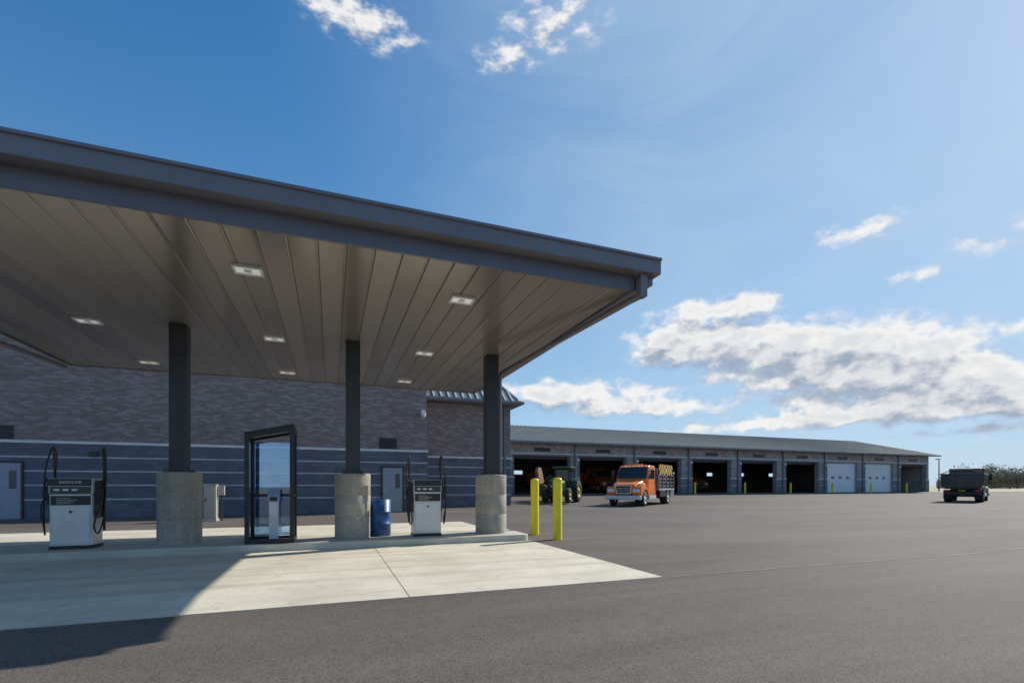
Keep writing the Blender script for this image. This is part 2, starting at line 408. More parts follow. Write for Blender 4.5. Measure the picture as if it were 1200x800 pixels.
for i, X in enumerate((-6.1, -2.83, 0.455, 3.70)):
    t = thing('canopy_column', 'dark steel column on a round concrete pier', 'column', (X, 11.38, 0.15), 0, 'canopy columns on the fuel island')
    b = MB(); b.lathe([(0.38, 0.0), (0.38, .005), (.38, .46), (.376, .465), (.376, .475), (.38, .48), (.38, 0.93), (.376, .935), (.376, .945), (.38, .95), (0.38, 1.395), (.378, 1.405), (0.365, 1.418), (.36, 1.42), (0, 1.42)], (0, 0, 0), 48, 'z'); b.make('pier', M_PIER, t)
    b = MB()
    b.box(-0.15, 0.15, -0.15, -0.125, 1.45, 4.345); b.box(-0.15, 0.15, 0.125, 0.15, 1.45, 4.345)
    b.box(-0.15, -0.13, -0.125, 0.125, 1.45, 4.345); b.box(0.13, 0.15, -0.125, 0.125, 1.45, 4.345)
    b.make('shaft', M_COL, t, 0.004)
    b = MB(); b.box(-0.22, 0.22, -0.22, 0.22, 1.421, 1.45)
    for sx in (-.18, .18):
        for sy in (-.18, .18): b.cyl((sx, sy, 1.45), (sx, sy, 1.49), 0.015, n=8)
    b.make('base_plate', M_COL, t)

# ------------------------------------------------------------ fuel pumps
def text_part(s, size, loc, parent, mat, rot=(math.radians(90), 0, 0)):
    c = bpy.data.curves.new('lettering', 'FONT'); c.body = s; c.size = size; c.align_x = 'CENTER'; c.align_y = 'CENTER'; c.extrude = 0.001
    o = bpy.data.objects.new('lettering', c); COL.objects.link(o)
    dg = bpy.context.evaluated_depsgraph_get(); me = bpy.data.meshes.new_from_object(o.evaluated_get(dg))
    bpy.data.objects.remove(o); o = bpy.data.objects.new('lettering', me); COL.objects.link(o)
    me.materials.clear(); me.materials.append(mat)
    o.location = loc; o.rotation_euler = rot; o.parent = parent; return o
def pump(X, Y, label, words, rz=0.0):
    t = thing('fuel_pump', label, 'fuel pump', (X, Y, 0.15), rz, 'fuel pumps on the island')
    b = MB(); b.box(-.32, .32, -.23, .23, 0.0, 0.06); b.make('plinth', M_BLACK, t, 0.005)
    b = MB(); b.box(-.31, .31, -.22, .22, .06, 1.0); b.make('cabinet', M_STEEL, t, 0.010)
    b = MB(); b.box(-.28, .28, -.235, -.2215, .10, .76); b.make('access_panel', M_STEEL, t, 0.005)
    b = MB(); b.box(-.02, .02, -.248, -.236, 0.66, 0.70); b.make('lock', M_BLACK, t)
    b = MB(); b.box(-.32, .32, -.23, .23, 1.0, 1.29); b.make('housing', M_STEEL, t, 0.012)
    b = MB(); b.box(-.31, .31, -.246, -.2315, 1.15, 1.28); b.make('header', M_BLACK, t, 0.004)
    b = MB(); b.box(-.30, .30, -.242, -.2315, 1.01, 1.14); b.make('display', M_GLD, t, 0.004)
    for k in range(3):
        b = MB(); b.box(-.24+k*.13, -.16+k*.13, -.246, -.2425, 1.06, 1.095); b.make('readout', M_STEEL, t)
    b = MB(); b.box(-.29, .29, -.232, -.2215, .80, .97)
    b.make('rating_plate', M_BLACK, t)
    b = MB()
    for k in range(4): b.box(-.21, .0+.05*(k % 3), -.2355, -.2325, .83+k*.03, .836+k*.03)
    b.make('label_strip', M_STEEL, t)
    if words: text_part(words, 0.07, (0, -.2475, 1.215), t, M_WHITE)
    for s in (-1, 1):
        b = MB(); b.box(min(s*.322, s*.35), max(s*.322, s*.35), -.14, .16, .55, 1.2); b.make('side_panel', M_COL, t, 0.006)
        b = MB(); b.tube([(s*.37, .12, .3), (s*.37, .12, 1.82), (s*.38, .08, 1.86), (s*.39, .02, 1.8)], 0.022, 8)
        b.cyl((s*.37, .12, 1.5), (s*.37, .12, 1.8), 0.036, n=10); b.make('hose_mast', M_BLACK, t)
        b = MB(); pts = []
        ctrl = [Vector((s*.39, .02, 1.8)), Vector((s*.45, -.03, 1.4)), Vector((s*.44, -.10, .6)), Vector((s*.39, -.18, .28)), Vector((s*.36, -.28, .42)), Vector((s*.42, -.24, .75)), Vector((s*.40, -.12, .95))]
        for i in range(len(ctrl)-1):
            p0 = ctrl[max(i-1, 0)]; p1 = ctrl[i]; p2 = ctrl[i+1]; p3 = ctrl[min(i+2, len(ctrl)-1)]
            for k in range(8):
                u = k/8; pts.append(0.5*((2*p1)+(p2-p0)*u+(2*p0-5*p1+4*p2-p3)*u*u+(3*p1-p0-3*p2+p3)*u**3))
        pts.append(ctrl[-1]); b.tube(pts, 0.014, 8); b.make('hose', M_RUB, t)
        b = MB(); b.box(s*.41-.03, s*.41+.03, -.14, -.02, .88, 1.10)
        b.tube([(s*.41, -.08, 1.08), (s*.42, -.14, 1.2), (s*.42, -.05, 1.28)], 0.018, 8)
        b.tube([(s*.41, -.17, .92), (s*.41, -.2, 1.0), (s*.41, -.16, 1.08)], 0.010, 6)
        b.make('nozzle', M_BLACK, t, 0.006)
        b = MB(); b.box(min(s*.352, s*.385), max(s*.352, s*.385), -.14, .02, .8, 1.25); b.make('nozzle_boot', M_BLACK, t, 0.008)
    return t
pump(-4.43, 11.27, 'silver and white fuel pump with black hoses', 'GASOLINE')
pump(2.07, 11.27, 'silver fuel pump beside the end column', None)

t = thing('oil_drum', 'blue steel drum standing beside the concrete pier', 'drum', (1.04, 11.62, 0.15))
b = MB(); R = .27
prof = [(0, .02), (R-.02, .02), (R-.015, 0), (R, 0), (R, .27), (R+.012, .28), (R, .29), (R, .54), (R+.012, .55), (R, .56), (R, .83), (R-.015, .84), (R-.02, .82), (0, .82)]
b.lathe(prof, (0, 0, 0), 36, 'z'); b.make('barrel', M_BLUE, t)
b = MB(); b.cyl((.15, 0, .82), (.15, 0, .845), .035, n=14); b.make('bung', M_STEEL, t)

# kiosk
t = thing('glazed_kiosk', 'black framed glass booth with sloping roof on the island', 'kiosk', (-1.15, 11.1, 0.15))
W = 0.41
fl, fr_, bl, br_ = (-W, -.30), (W, -.38), (-W, .42), (W, .42)
hl, hr = 2.18, 2.36
b = MB()
def bar(p, q, hx=.040, hy=.040):
    p = Vector(p); q = Vector(q); d = q - p; Lh = d.length; z = d.normalized()
    x = Vector((1, 0, 0)) if abs(z.x) < .9 else Vector((0, 0, 1)); y = z.cross(x).normalized(); x = y.cross(z)
    T = Matrix((x, y, z)).transposed().to_4x4(); T.translation = p
    o = b.T; b.T = T; b.box(-hx, hx, -hy, hy, 0, Lh); b.T = o
for (c, h) in ((fl, hl), (fr_, hr), (bl, hl-.02), (br_, hr-.02)): bar((c[0], c[1], 0), (c[0], c[1], h))
bar((fl[0], fl[1], .05), (fr_[0], fr_[1], .05)); bar((fl[0], fl[1], hl-.045), (fr_[0], fr_[1], hr-.045), .042, .036)
bar((bl[0], bl[1], .05), (br_[0], br_[1], .05), .03, .03); bar((bl[0], bl[1], hl-.06), (br_[0], br_[1], hr-.06), .03, .03)
for sx, h, c in ((-W, hl, fl), (W, hr, fr_)):
    bar((sx, c[1], .05), (sx, .42, .05), .03, .03); bar((sx, c[1], h-.05), (sx, .42, h-.07), .03, .03)
bar((-W, .42, .95), (W, .42, .95), .025, .025); bar((0.05, .42, .1), (0.05, .42, .95), .018, .018)
bar((-W, -.3, .95), (-W, .42, .95), .025, .025); bar((W, -.38, .95), (W, .42, .95), .025, .025)
b.make('frame', M_BLACK, t, 0.004)
b = MB()
b.add([(-W-.045, -.345, hl+.0), (W+.045, -.425, hr+.02), (W+.045, .465, hr+.0), (-W-.045, .465, hl-.02), (-W-.045, -.345, hl+.025), (W+.045, -.425, hr+.045), (W+.045, .465, hr+.025), (-W-.045, .465, hl+.005)],
      [(3,2,1,0),(4,5,6,7),(0,1,5,4),(1,2,6,5),(2,3,7,6),(3,0,4,7)])
b.make('roof', M_BLACK, t)
b = MB(); b.box(-W+.04, W-.04, .415, .425, .98, hl-.1); b.make('glass_pane', M_GLASSB, t)
b = MB(); b.box(-W+.04, .03, .415, .425, .09, .92); b.make('glass_pane', M_GLASSB, t)
b = MB(); b.box(.07, W-.04, .415, .425, .09, .92); b.make('glass_pane', M_GLASSB, t)
b = MB(); b.box(-W-.005, -W+.005, -.26, .38, .08, hl-.1); b.make('glass_pane', M_GLASS, t)
b = MB(); b.box(W-.005, W+.005, -.33, .38, .08, hr-.1); b.make('glass_pane', M_GLASS, t)
k = thing('card_reader', 'pale blue and white card reader pedestal inside the booth', 'card reader', (-1.12, 11.25, 0.15))
b = MB(); b.box(-.09, .09, -.08, .08, 0, .82); b.make('pedestal', M_LENS, k, 0.01)
b = MB(); b.prism([(-.12, .82), (.1, .82), (.1, 1.08), (-.02, 1.08), (-.12, .95)], 'x', -.11, .11); b.make('head', M_BLUEP, k, 0.01)
b = MB(); b.box(-.07, .07, -.13, -.122, .84, .92); b.make('keypad', M_BLACK, k)

def bollard(X, Y, h=1.5, r=.11, label='tall yellow steel bollard at the end of the fuel island', group='yellow bollards by the fuel island'):
    b = MB(); z0 = gz(Y)
    b.lathe([(r, -0.02), (r, h-.07), (r*.98, h-.05), (r*.9, h-.025), (r*.65, h-.006), (0, h)], (0, 0, 0), 28, 'z')
    o = b.make('bollard', M_YEL, loc=(X, Y, z0)); tag(o, label, 'bollard', group)
    return o
bollard(5.15, 10.62); bollard(5.12, 11.95)

t = thing('utility_cabinet', 'narrow beige grey electrical cabinet on the pavement', 'utility box', (-4.15, 20.6, 0))
b = MB(); b.box(-.22, .22, -.2, .2, 0, .1); b.make('plinth', M_ISL, t)
b = MB(); b.box(-.2, .2, -.18, .18, .1, 1.32); b.prism([(-.2, 1.32), (.2, 1.32), (.2, 1.35), (-.2, 1.37)], 'x', -.22, .22); b.make('housing', M_BEIGE, t, 0.01)
b = MB(); b.box(-.17, .17, -.195, -.182, .16, 1.26); b.make('door', M_BEIGE, t, .005)
b = MB(); b.box(-.14, -.11, -.21, -.196, .7, .85); b.make('handle', M_BLACK, t)
t = thing('meter_box', 'small pale grey meter box on a short post', 'utility box', (-3.82, 20.7, 0))
b = MB(); b.cyl((0, 0, 0), (0, 0, .95), .03, n=12); b.make('post', M_COL, t)
b = MB(); b.box(-.1, .1, -.1, .05, .95, 1.3); b.make('box', M_BEIGE, t, .01)

# ------------------------------------------------------------ brick building
WY = 24.5
bb = thing('brick_building', 'tall brown brick building with dark block base', 'building')
b = MB(); b.box(-48, 4.54, WY, WY+14, 3.1, 7.3); b.make('wall', M_BRICK, bb)
b = MB(); b.box(-48, 4.57, WY-.03, WY+13.97, -.05, 2.99); b.make('base', M_BLOCK, bb)
b = MB(); b.box(-48, 4.60, WY-.06, WY+14, 2.99, 3.1); b.make('band', M_BANDW, bb, .005)
for z in (2.42, 1.86, 1.3, .72):
    b = MB(); b.box(-48, 4.58, WY-.036, WY+13.96, z, z+.06); b.make('stripe', M_BLOCKL, bb)
b = MB(); b.box(-48, 4.62, WY-.08, WY+14, 7.3, 7.45); b.make('coping', M_GUT, bb, .01)
def man_door(X0, par, Yw, z0=0.0):
    b = MB(); b.box(X0-.07, X0, Yw-.07, Yw, z0, z0+2.2); b.box(X0+.95, X0+1.02, Yw-.07, Yw, z0, z0+2.2); b.box(X0-.07, X0+1.02, Yw-.07, Yw, z0+2.2, z0+2.27)
    fr = b.make('door_frame', M_COL, par, .004)
    b = MB(); b.box(X0, X0+.95, Yw-.055, Yw-.005, z0+.01, z0+2.19); d = b.make('door', M_DOORG, par, .005)
    b = MB(); b.box(X0+.06, X0+.14, Yw-.12, Yw-.056, z0+1.0, z0+1.05); b.make('handle', M_STEEL, d)
    b = MB(); b.box(X0+.6, X0+.82, Yw-.064, Yw-.056, z0+1.2, z0+1.9); b.make('window', M_GLD, d)
man_door(-12.3, bb, WY-.036); man_door(2.37, bb, WY-.036)
def louver(par, x0, x1, z0, z1, Yw, mat=M_COL):
    b = MB(); b.box(x0, x1, Yw-.02, Yw-.002, z0, z1)
    n = int((z1-z0)/.08)
    for i in range(n):
        z = z0+.02+i*(z1-z0-.02)/n; b.box(x0+.03, x1-.03, Yw-.05, Yw-.021, z, z+.02)
    b.box(x0-.03, x0, Yw-.06, Yw-.002, z0, z1); b.box(x1, x1+.03, Yw-.06, Yw-.002, z0, z1)
    b.make('vent', mat, par)
for xa in (-12.4, 2.25): louver(bb, xa, xa+.75, 3.13, 3.65, WY)
b = MB(); b.box(4.22, 4.40, WY-.38, WY, 4.9, 5.08); b.cyl((4.31, WY-.40, 4.9), (4.31, WY-.40, 4.72), .12, .09, n=16); b.make('security_camera', M_WHITE, bb, .01)
b = MB(); b.box(-9.2, -8.9, WY-.16, WY-.036, 2.5, 2.7); b.make('wall_lamp', M_COL, bb, .01)
b = MB(); b.box(.9, 1.2, WY-.16, WY-.037, 2.52, 2.7); b.make('wall_lamp', M_COL, bb, .01)

# second brick wing
WW = 29.0; xr = 10.73; ez = 6.34
bw = thing('brick_wing', 'brown brick wing with hipped metal roof', 'building')
b = MB(); b.box(-2, xr, WW, WW+9.4, 3.1, ez); b.make('wall', M_BRICK, bw)
b = MB(); b.box(-2, xr+.03, WW-.03, WW+9.4, -.05, 2.99); b.make('base', M_BLOCK, bw)
b = MB(); b.box(-2, xr+.05, WW-.06, WW+9.4, 2.99, 3.1); b.make('band', M_BANDW, bw, .005)
for z in (2.42, 1.86, 1.3, .72):
    b = MB(); b.box(-2, xr+.034, WW-.036, WW+9.4, z, z+.06); b.make('stripe', M_BLOCKL, bw)
ex0, ex1, ey0, ey1 = -2.6, 11.27, 28.35, 38.0
rx, ry0, rz = 9.75, 31.2, 8.9
b = MB()
b.add([(ex0, ey0, ez+.22), (ex1, ey0, ez+.22), (rx, ry0, rz), (ex0, ry0, rz), (ex1, ey1, ez+.22), (rx, ey1-3, rz), (ex0, ey1-3, rz), (ex0, ey1, ez+.22)],
      [(0, 1, 2, 3), (1, 4, 5, 2), (4, 7, 6, 5), (3, 2, 5, 6)])
b.m = 1
x = ex0+.2
while x < ex1-.05:
    t_ = 1.0 if x < rx else max(0.02, (ex1-x)/(ex1-rx))
    a = Vector((x, ey0, ez+.25)); c = Vector((x, ey0+(ry0-ey0)*t_, ez+.25+(rz-ez-.22)*t_))
    b.tube([a, c], .06, 4); x += .45
b.tube([(ex1, ey0, ez+.25), (rx, ry0, rz+.03)], .06, 4)
y = ey0+.4
while y < ey1:
    t_ = min(1.0, (y-ey0)/(ry0-ey0), (ey1-y)/3)
    a = Vector((ex1, y, ez+.25)); c = Vector((ex1-(ex1-rx)*t_, y, ez+.25+(rz-ez-.22)*t_)); b.tube([a, c], .045, 4); y += .42
b.make('roof', [M_ROOF, M_RIB], bw)
b = MB(); b.box(ex0, ex1, ey0, ey1, ez+.02, ez+.215); b.make('eave', M_GUT, bw, .01)
b = MB(); b.box(ex0, ex1+.12, ey0-.13, ey0-.002, ez+.08, ez+.23); b.box(ex1+.002, ex1+.12, ey0, ey1, ez+.08, ez+.23); b.make('gutter', M_GUT, bw, .01)
b = MB(); b.box(10.25, 10.37, WW-.14, WW-.061, .1, ez+.05); b.make('downspout', M_FASCIA, bw)

# ------------------------------------------------------------ garage building
GY = 38.6; G0 = .55; GT = 3.92; EZ = 5.0
gb = thing('garage_building', 'long low brick garage with a row of vehicle bays', 'garage')
opens = [(14.6, 19.9)] + [(20.9+6.28*k, 25.75+6.28*k) for k in range(8)]
GX0, GX1 = 10.9, 70.3
b = MB(); edges = [GX0] + [v for o in opens for v in o] + [GX1]
for i in range(0, len(edges), 2): b.box(edges[i], edges[i+1], GY, GY+.4, G0-.1, GT)
b.box(GX0, GX1, GY, GY+.4, GT, EZ-.02)
b.box(GX1-.4, GX1, GY+.401, GY+20, G0-.1, EZ-.02); b.box(GX0, GX0+.4, GY+.401, GY+20, G0-.1, EZ-.02)
b.prism([(GY-.0, EZ-.02), (GY+20, EZ-.02), (GY+10, 7.75)], 'x', GX1-.4, GX1)
b.make('wall', M_GBRICK, gb)
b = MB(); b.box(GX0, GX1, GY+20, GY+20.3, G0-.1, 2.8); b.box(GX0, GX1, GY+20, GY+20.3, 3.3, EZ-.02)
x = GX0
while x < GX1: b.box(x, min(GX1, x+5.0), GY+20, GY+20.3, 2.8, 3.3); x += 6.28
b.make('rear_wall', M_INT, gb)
for i in range(0, len(edges), 2):
    b = MB(); b.box(edges[i]-.03, edges[i+1]+.03, GY-.04, GY-.002, G0-.1, 2.0); b.make('pier_base', M_BLOCKG, gb)
    b = MB(); b.box(edges[i]-.035, edges[i+1]+.035, GY-.06, GY-.001, 2.001, 2.09); b.make('band', M_BANDW, gb)
    b = MB(); b.box(edges[i]-.032, edges[i+1]+.032, GY-.046, GY-.0415, 1.3, 1.38); b.make('band', M_BLOCKL, gb)
b = MB(); b.box(GX0, GX1+.02, GY-.03, GY-.001, 4.06, 4.16)
b.make('band', M_BANDW, gb)
for (a, c) in opens:
    b = MB(); b.box(a-.12, a-.002, GY-.05, GY+.42, G0, GT); b.box(c+.002, c+.12, GY-.05, GY+.42, G0, GT); b.box(a-.12, c+.12, GY-.05, GY-.001, GT-.02, GT+.09)
    b.make('door_jamb', M_FASCIA, gb)
for k, (a, c) in enumerate(opens):
    if k in (6, 7):
        b = MB(); nz = 7
        for j in range(nz):
            z0 = G0+.01+j*(GT-G0-.02)/nz; z1 = G0+.01+(j+1)*(GT-G0-.02)/nz
            b.box(a, c, GY+.18, GY+.23, z0+.012, z1-.012); b.box(a, c, GY+.21, GY+.22, z0-.01, z1)
        d = b.make('overhead_door', M_DOORW, gb, .006)
        for q in range(3):
            b = MB(); b.box(a+.9+q*1.2, a+1.4+q*1.2, GY+.172, GY+.179, G0+.01+3*(GT-G0-.02)/nz+.12, G0+.01+4*(GT-G0-.02)/nz-.1)
            b.make('window', M_GLD, d)
    else:
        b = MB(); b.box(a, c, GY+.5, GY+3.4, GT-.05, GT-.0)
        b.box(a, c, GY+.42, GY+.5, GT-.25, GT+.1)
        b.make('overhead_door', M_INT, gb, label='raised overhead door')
    louver(gb, (a+c)/2-.7, (a+c)/2+.7, 4.3, 4.62, GY)
    b = MB(); xx = a-.5 if k else a-.6
    b.box(xx-.05, xx+.05, GY-.16, GY-.062, G0, EZ); b.make('downspout', M_FASCIA, gb)
    b = MB(); b.box(xx+.2, xx+.42, GY-.16, GY-.002, 3.5, 3.7); b.make('wall_lamp', M_LENS, gb, .01)
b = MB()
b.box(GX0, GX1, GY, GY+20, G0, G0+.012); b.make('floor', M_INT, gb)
ry, rzz = GY+10, 7.8
b = MB()
def slab(b, p, q, r, s, th=.12):
    b.add([p, q, r, s] + [(v[0], v[1], v[2]-th) for v in (p, q, r, s)], [(0,1,2,3),(7,6,5,4),(0,4,5,1),(1,5,6,2),(2,6,7,3),(3,7,4,0)])
RX0, RX1 = 10.6, 71.3
slab(b, (RX0, GY-.65, EZ+.12), (RX1, GY-.65, EZ+.12), (RX1, ry, rzz), (RX0, ry, rzz))
slab(b, (RX0, ry, rzz), (RX1, ry, rzz), (RX1, ry+10.6, EZ+.12), (RX0, ry+10.6, EZ+.12))
b.m = 1
x = RX0+.05
while x < RX1:
    b.tube([(x, GY-.65, EZ+.14), (x, ry, rzz+.02)], .03, 4); x += .5
b.make('roof', [M_ROOF, M_RIBD], gb)
b = MB(); b.box(RX0, RX1+.05, GY-.80, GY-.652, EZ-.04, EZ+.14)
b.make('gutter', M_GUT, gb, .01)
b = MB(); b.box(RX0, RX1-.1, GY-.65, GY-.001, EZ-.03, EZ-.002); b.make('eave_soffit', M_GUT, gb)
for k, (a, c) in enumerate(opens[1:]):
    bollard(a-.52, GY-1.0, 1.1, .09, 'small yellow bollard in front of the garage pier', 'yellow bollards between the garage bays')

# ------------------------------------------------------------ trucks
def wheel(par, x, y, r, w, rimmat, side):
    t = MB()
    prof = [(r*.58, -w/2), (r*.9, -w/2), (r*.985, -w/2+.04), (r, -w/4), (r, w/4), (r*.985, w/2-.04), (r*.9, w/2), (r*.58, w/2)]
    t.lathe(prof, (0, 0, 0), 30)
    o = t.make('wheel', M_RUB, par, loc=(x, y, r))
    q = MB(); s = side
    q.lathe([(r*.59, s*(w/2-.01)), (r*.54, s*(w/2-.02)), (r*.48, s*(w/2-.10)), (r*.25, s*(w/2-.06)), (r*.18, s*(w/2+.01)), (0, s*(w/2+.01))], (0, 0, 0), 24)
    q.lathe([(r*.58, -s*w/2*.5), (0, -s*w/2*.5)], (0, 0, 0), 24)
    q.make('rim', rimmat, o)
def truck_front(t, pm, grille=M_CHR, rims=M_WHITE):
    b = MB()
    for s in (-1, 1): b.box(-3.5, 3.5, min(s*.38, s*.48), max(s*.38, s*.48), .55, .8)
    b.box(-2.35, -2.05, -.9, .9, .42, .6); b.box(2.6, 2.8, -.9, .9, .40, .55); b.make('chassis', M_BLACK, t)
    b = MB()
    # sloping modern bonnet: flat top, chamfered shoulders
    def sec(x, w, zt, zb=.82): return [(x, -w, zb), (x, -w, zt-.30), (x, -w*.88, zt-.06), (x, -w*.6, zt), (x, w*.6, zt), (x, w*.88, zt-.06), (x, w, zt-.30), (x, w, zb)]
    b.loft([sec(2.1, 1.0, 1.74), sec(2.6, .96, 1.66), sec(3.2, .88, 1.52), sec(3.52, .80, 1.40), sec(3.60, .76, 1.30)])
    for s in (-1, 1):
        arc = [(2.75+.74*math.cos(a), .5+.72*math.sin(a)) for a in [math.radians(v) for v in range(8, 176, 14)]]
        inn = [(2.75+.60*math.cos(a), .5+.58*math.sin(a)) for a in [math.radians(v) for v in range(172, 4, -14)]]
        b.prism(arc+inn, 'y', s*.60, s*1.14)
        b.prism([(3.45, .72), (3.58, .74), (3.61, 1.12), (3.45, 1.26), (3.2, 1.26), (3.28, .95)], 'y', s*.55, s*1.13)
    b.make('hood', pm, t, .035)
    b = MB(); b.m = 0; b.prism([(-.46, .80), (.46, .80), (.54, 1.34), (-.54, 1.34)], 'x', 3.60, 3.65); b.m = 1
    b.prism([(-.42, .84), (.42, .84), (.49, 1.30), (-.49, 1.30)], 'x', 3.651, 3.66); b.m = 0
    for i in range(3): b.box(3.661, 3.668, -.42, .42, .94+i*.11, .955+i*.11)
    b.make('grille', [grille, M_BLACK], t)
    for s in (-1, 1):
        b = MB(); b.box(3.60, 3.64, min(s*.62, s*1.06), max(s*.62, s*1.06), .90, 1.10); b.make('headlight', M_LENS, t, .02)
    b = MB(); b.prism([(3.62, .44), (3.82, .44), (3.82, .70), (3.62, .70)], 'y', -1.17, 1.17); b.make('bumper', M_WHITE if pm is M_ORG else M_BLACK, t, .04)
    cabp = [(.3, .72), (.3, 2.5), (.42, 2.62), (1.5, 2.64), (1.74, 2.56), (2.12, 1.75), (2.14, .72)]
    b = MB(); b.loft([[(x-(.04 if z > 2 and x > 1 else 0), s*(1.06 if z < 2 else .99), z) for x, z in cabp] for s in (-1, 1)])
    b.make('cab', pm, t, .05, seg=3)
    b = MB(); b.add([(2.125, -.98, 1.79), (2.125, .98, 1.79), (1.77, .90, 2.53), (1.77, -.90, 2.53), (2.085, -.98, 1.79), (2.085, .98, 1.79), (1.70, .90, 2.53), (1.70, -.90, 2.53)],
                    [(0,1,2,3),(4,5,6,7),(0,1,5,4),(1,2,6,5),(2,3,7,6),(3,0,4,7)])
    o = b.make('windshield', M_GLD, t); o.location.x = .03
    b = MB(); b.tube([(2.18, .1, 1.82), (2.02, .6, 2.1)], .012, 4); b.tube([(2.18, -.7, 1.82), (2.02, -.2, 2.1)], .012, 4); b.make('wiper', M_BLACK, t)
    for s in (-1, 1):
        b = MB(); b.loft([[(x, s*(yy if z < 2 else yy-.055), z) for x, z in ((.7, .85), (.7, 1.73), (2.0, 1.73), (2.02, .85))] for yy in (1.04, 1.075)])
        d = b.make('door', pm, t, .012)
        b = MB(); b.add([(.72, s*1.085, 1.76), (1.98, s*1.085, 1.76), (1.66, s*1.01, 2.46), (.72, s*1.01, 2.46), (.72, s*1.03, 1.76), (1.98, s*1.03, 1.76), (1.66, s*.95, 2.46), (.72, s*.95, 2.46)],
                        [(0,1,2,3),(4,5,6,7),(0,1,5,4),(1,2,6,5),(2,3,7,6),(3,0,4,7)]); b.make('window', M_GLD, d)
        b = MB(); b.box(.76, .9, min(s*1.075, s*1.1), max(s*1.075, s*1.1), 1.5, 1.55); b.make('handle', M_BLACK, d)
        b = MB(); b.box(1.93, 2.0, min(s*1.22, s*1.44), max(s*1.22, s*1.44), 1.80, 2.32)
        b.tube([(1.95, s*1.0, 2.25), (1.95, s*1.25, 2.24)], .015, 6); b.tube([(1.95, s*1.0, 1.86), (1.95, s*1.25, 1.88)], .015, 6); b.make('mirror', M_BLACK, t, .01)
        b = MB(); b.box(.4, 1.9, min(s*.75, s*1.1), max(s*.75, s*1.1), .42, .68); b.make('step', M_STEEL, t, .03)
        wheel(t, 2.75, s*.98, .49, .28, rims, s); wheel(t, -2.2, s*.92, .49, .5, rims, s)
        b = MB(); b.box(3.0-.2, 3.0-.12, min(s*1.141, s*1.15), max(s*1.141, s*1.15), 1.05, 1.12); b.make('side_marker', M_AMB, t)
    for y in (-.7, -.2, 0, .2, .7):
        b = MB(); b.box(1.45, 1.58, y-.05, y+.05, 2.64, 2.69); b.make('roof_marker_lamp', M_AMB, t)
    b = MB(); b.cyl((.15, -.85, .8), (.15, -.85, 2.75), .07, n=14); b.make('exhaust_pipe', M_CHR, t)

hd = math.atan2(-4.95, -6.76)
fc = Vector((17.05, 25.9, 0)); ctr = fc - Vector((math.cos(hd), math.sin(hd), 0))*3.8
t = thing('work_truck', 'orange work truck with striped sign board on its bed', 'truck', (ctr.x, ctr.y, 0), hd)
truck_front(t, M_ORG)
b = MB(); b.box(-3.75, .2, -1.2, 1.2, .98, 1.12); b.make('bed', M_GREYB, t, .02)
b = MB()
for s in (-1, 1):
    for x in (-3.7, -2.8, -1.9, -1.0, -.1, .12):
        b.box(x-.03, x+.03, s*1.16-.03, s*1.16+.03, 1.12, 2.1)
    for z in (1.3, 1.55, 1.8, 2.05): b.box(-3.72, .15, s*1.16-.045, s*1.16-.032, z-.05, z+.05)
b.make('stake_rail', M_GREYB, t)
b = MB(); b.box(.1, .18, -1.12, 1.12, 1.13, 2.5); b.make('headboard', M_GREYB, t, .01)
for s in (-1, 1):
    b = MB(); b.box(-1.6, -.2, min(s*.75, s*1.18), max(s*.75, s*1.18), .55, .96); b.make('tool_box', M_BLACK, t, .02)
    b = MB(); b.box(-3.7, -2.85, min(s*.75, s*1.18), max(s*.75, s*1.18), .58, .96); b.make('tool_box', M_GREYB, t, .02)
    b = MB(); b.box(-3.7, .1, min(s*1.206, s*1.212), max(s*1.206, s*1.212), 1.02, 1.07); b.make('reflective_strip', M_LENS, t)
b = MB(); b.box(-3.5, -.3, 1.06, 1.11, 2.12, 2.78); b.make('sign_board', M_HAZ, t)
b = MB()
for x in (-3.3, -1.9, -.5): b.box(x-.03, x+.03, .98, 1.04, 1.13, 2.7)
b.box(-3.4, -.4, -.6, .9, 1.13, 1.5); b.make('equipment_rack', M_COL, t, .01)
rnd = random.Random(5)
for i in range(9):
    x = -3.3+i*.34; h = rnd.uniform(.25, .8); y = rnd.uniform(-.4, .5)
    b = MB(); b.box(x, x+rnd.uniform(.15, .3), y, y+rnd.uniform(.2, .5), 1.5, 1.5+h)
    b.make('load_crate', rnd.choice([M_GREYB, M_COL, M_RUST, M_STEEL]), t, .01)
for (x, y) in ((-2.6, .75), (-1.2, .75)):
    b = MB(); b.cyl((x, y, 1.5), (x, y, 2.05), .17, .08, n=14); b.make('traffic_barrel', M_ORG, t)
b = MB(); b.box(.85, 1.05, -.35, .35, 2.655, 2.76); b.make('beacon_bar', M_AMB, t, .02)

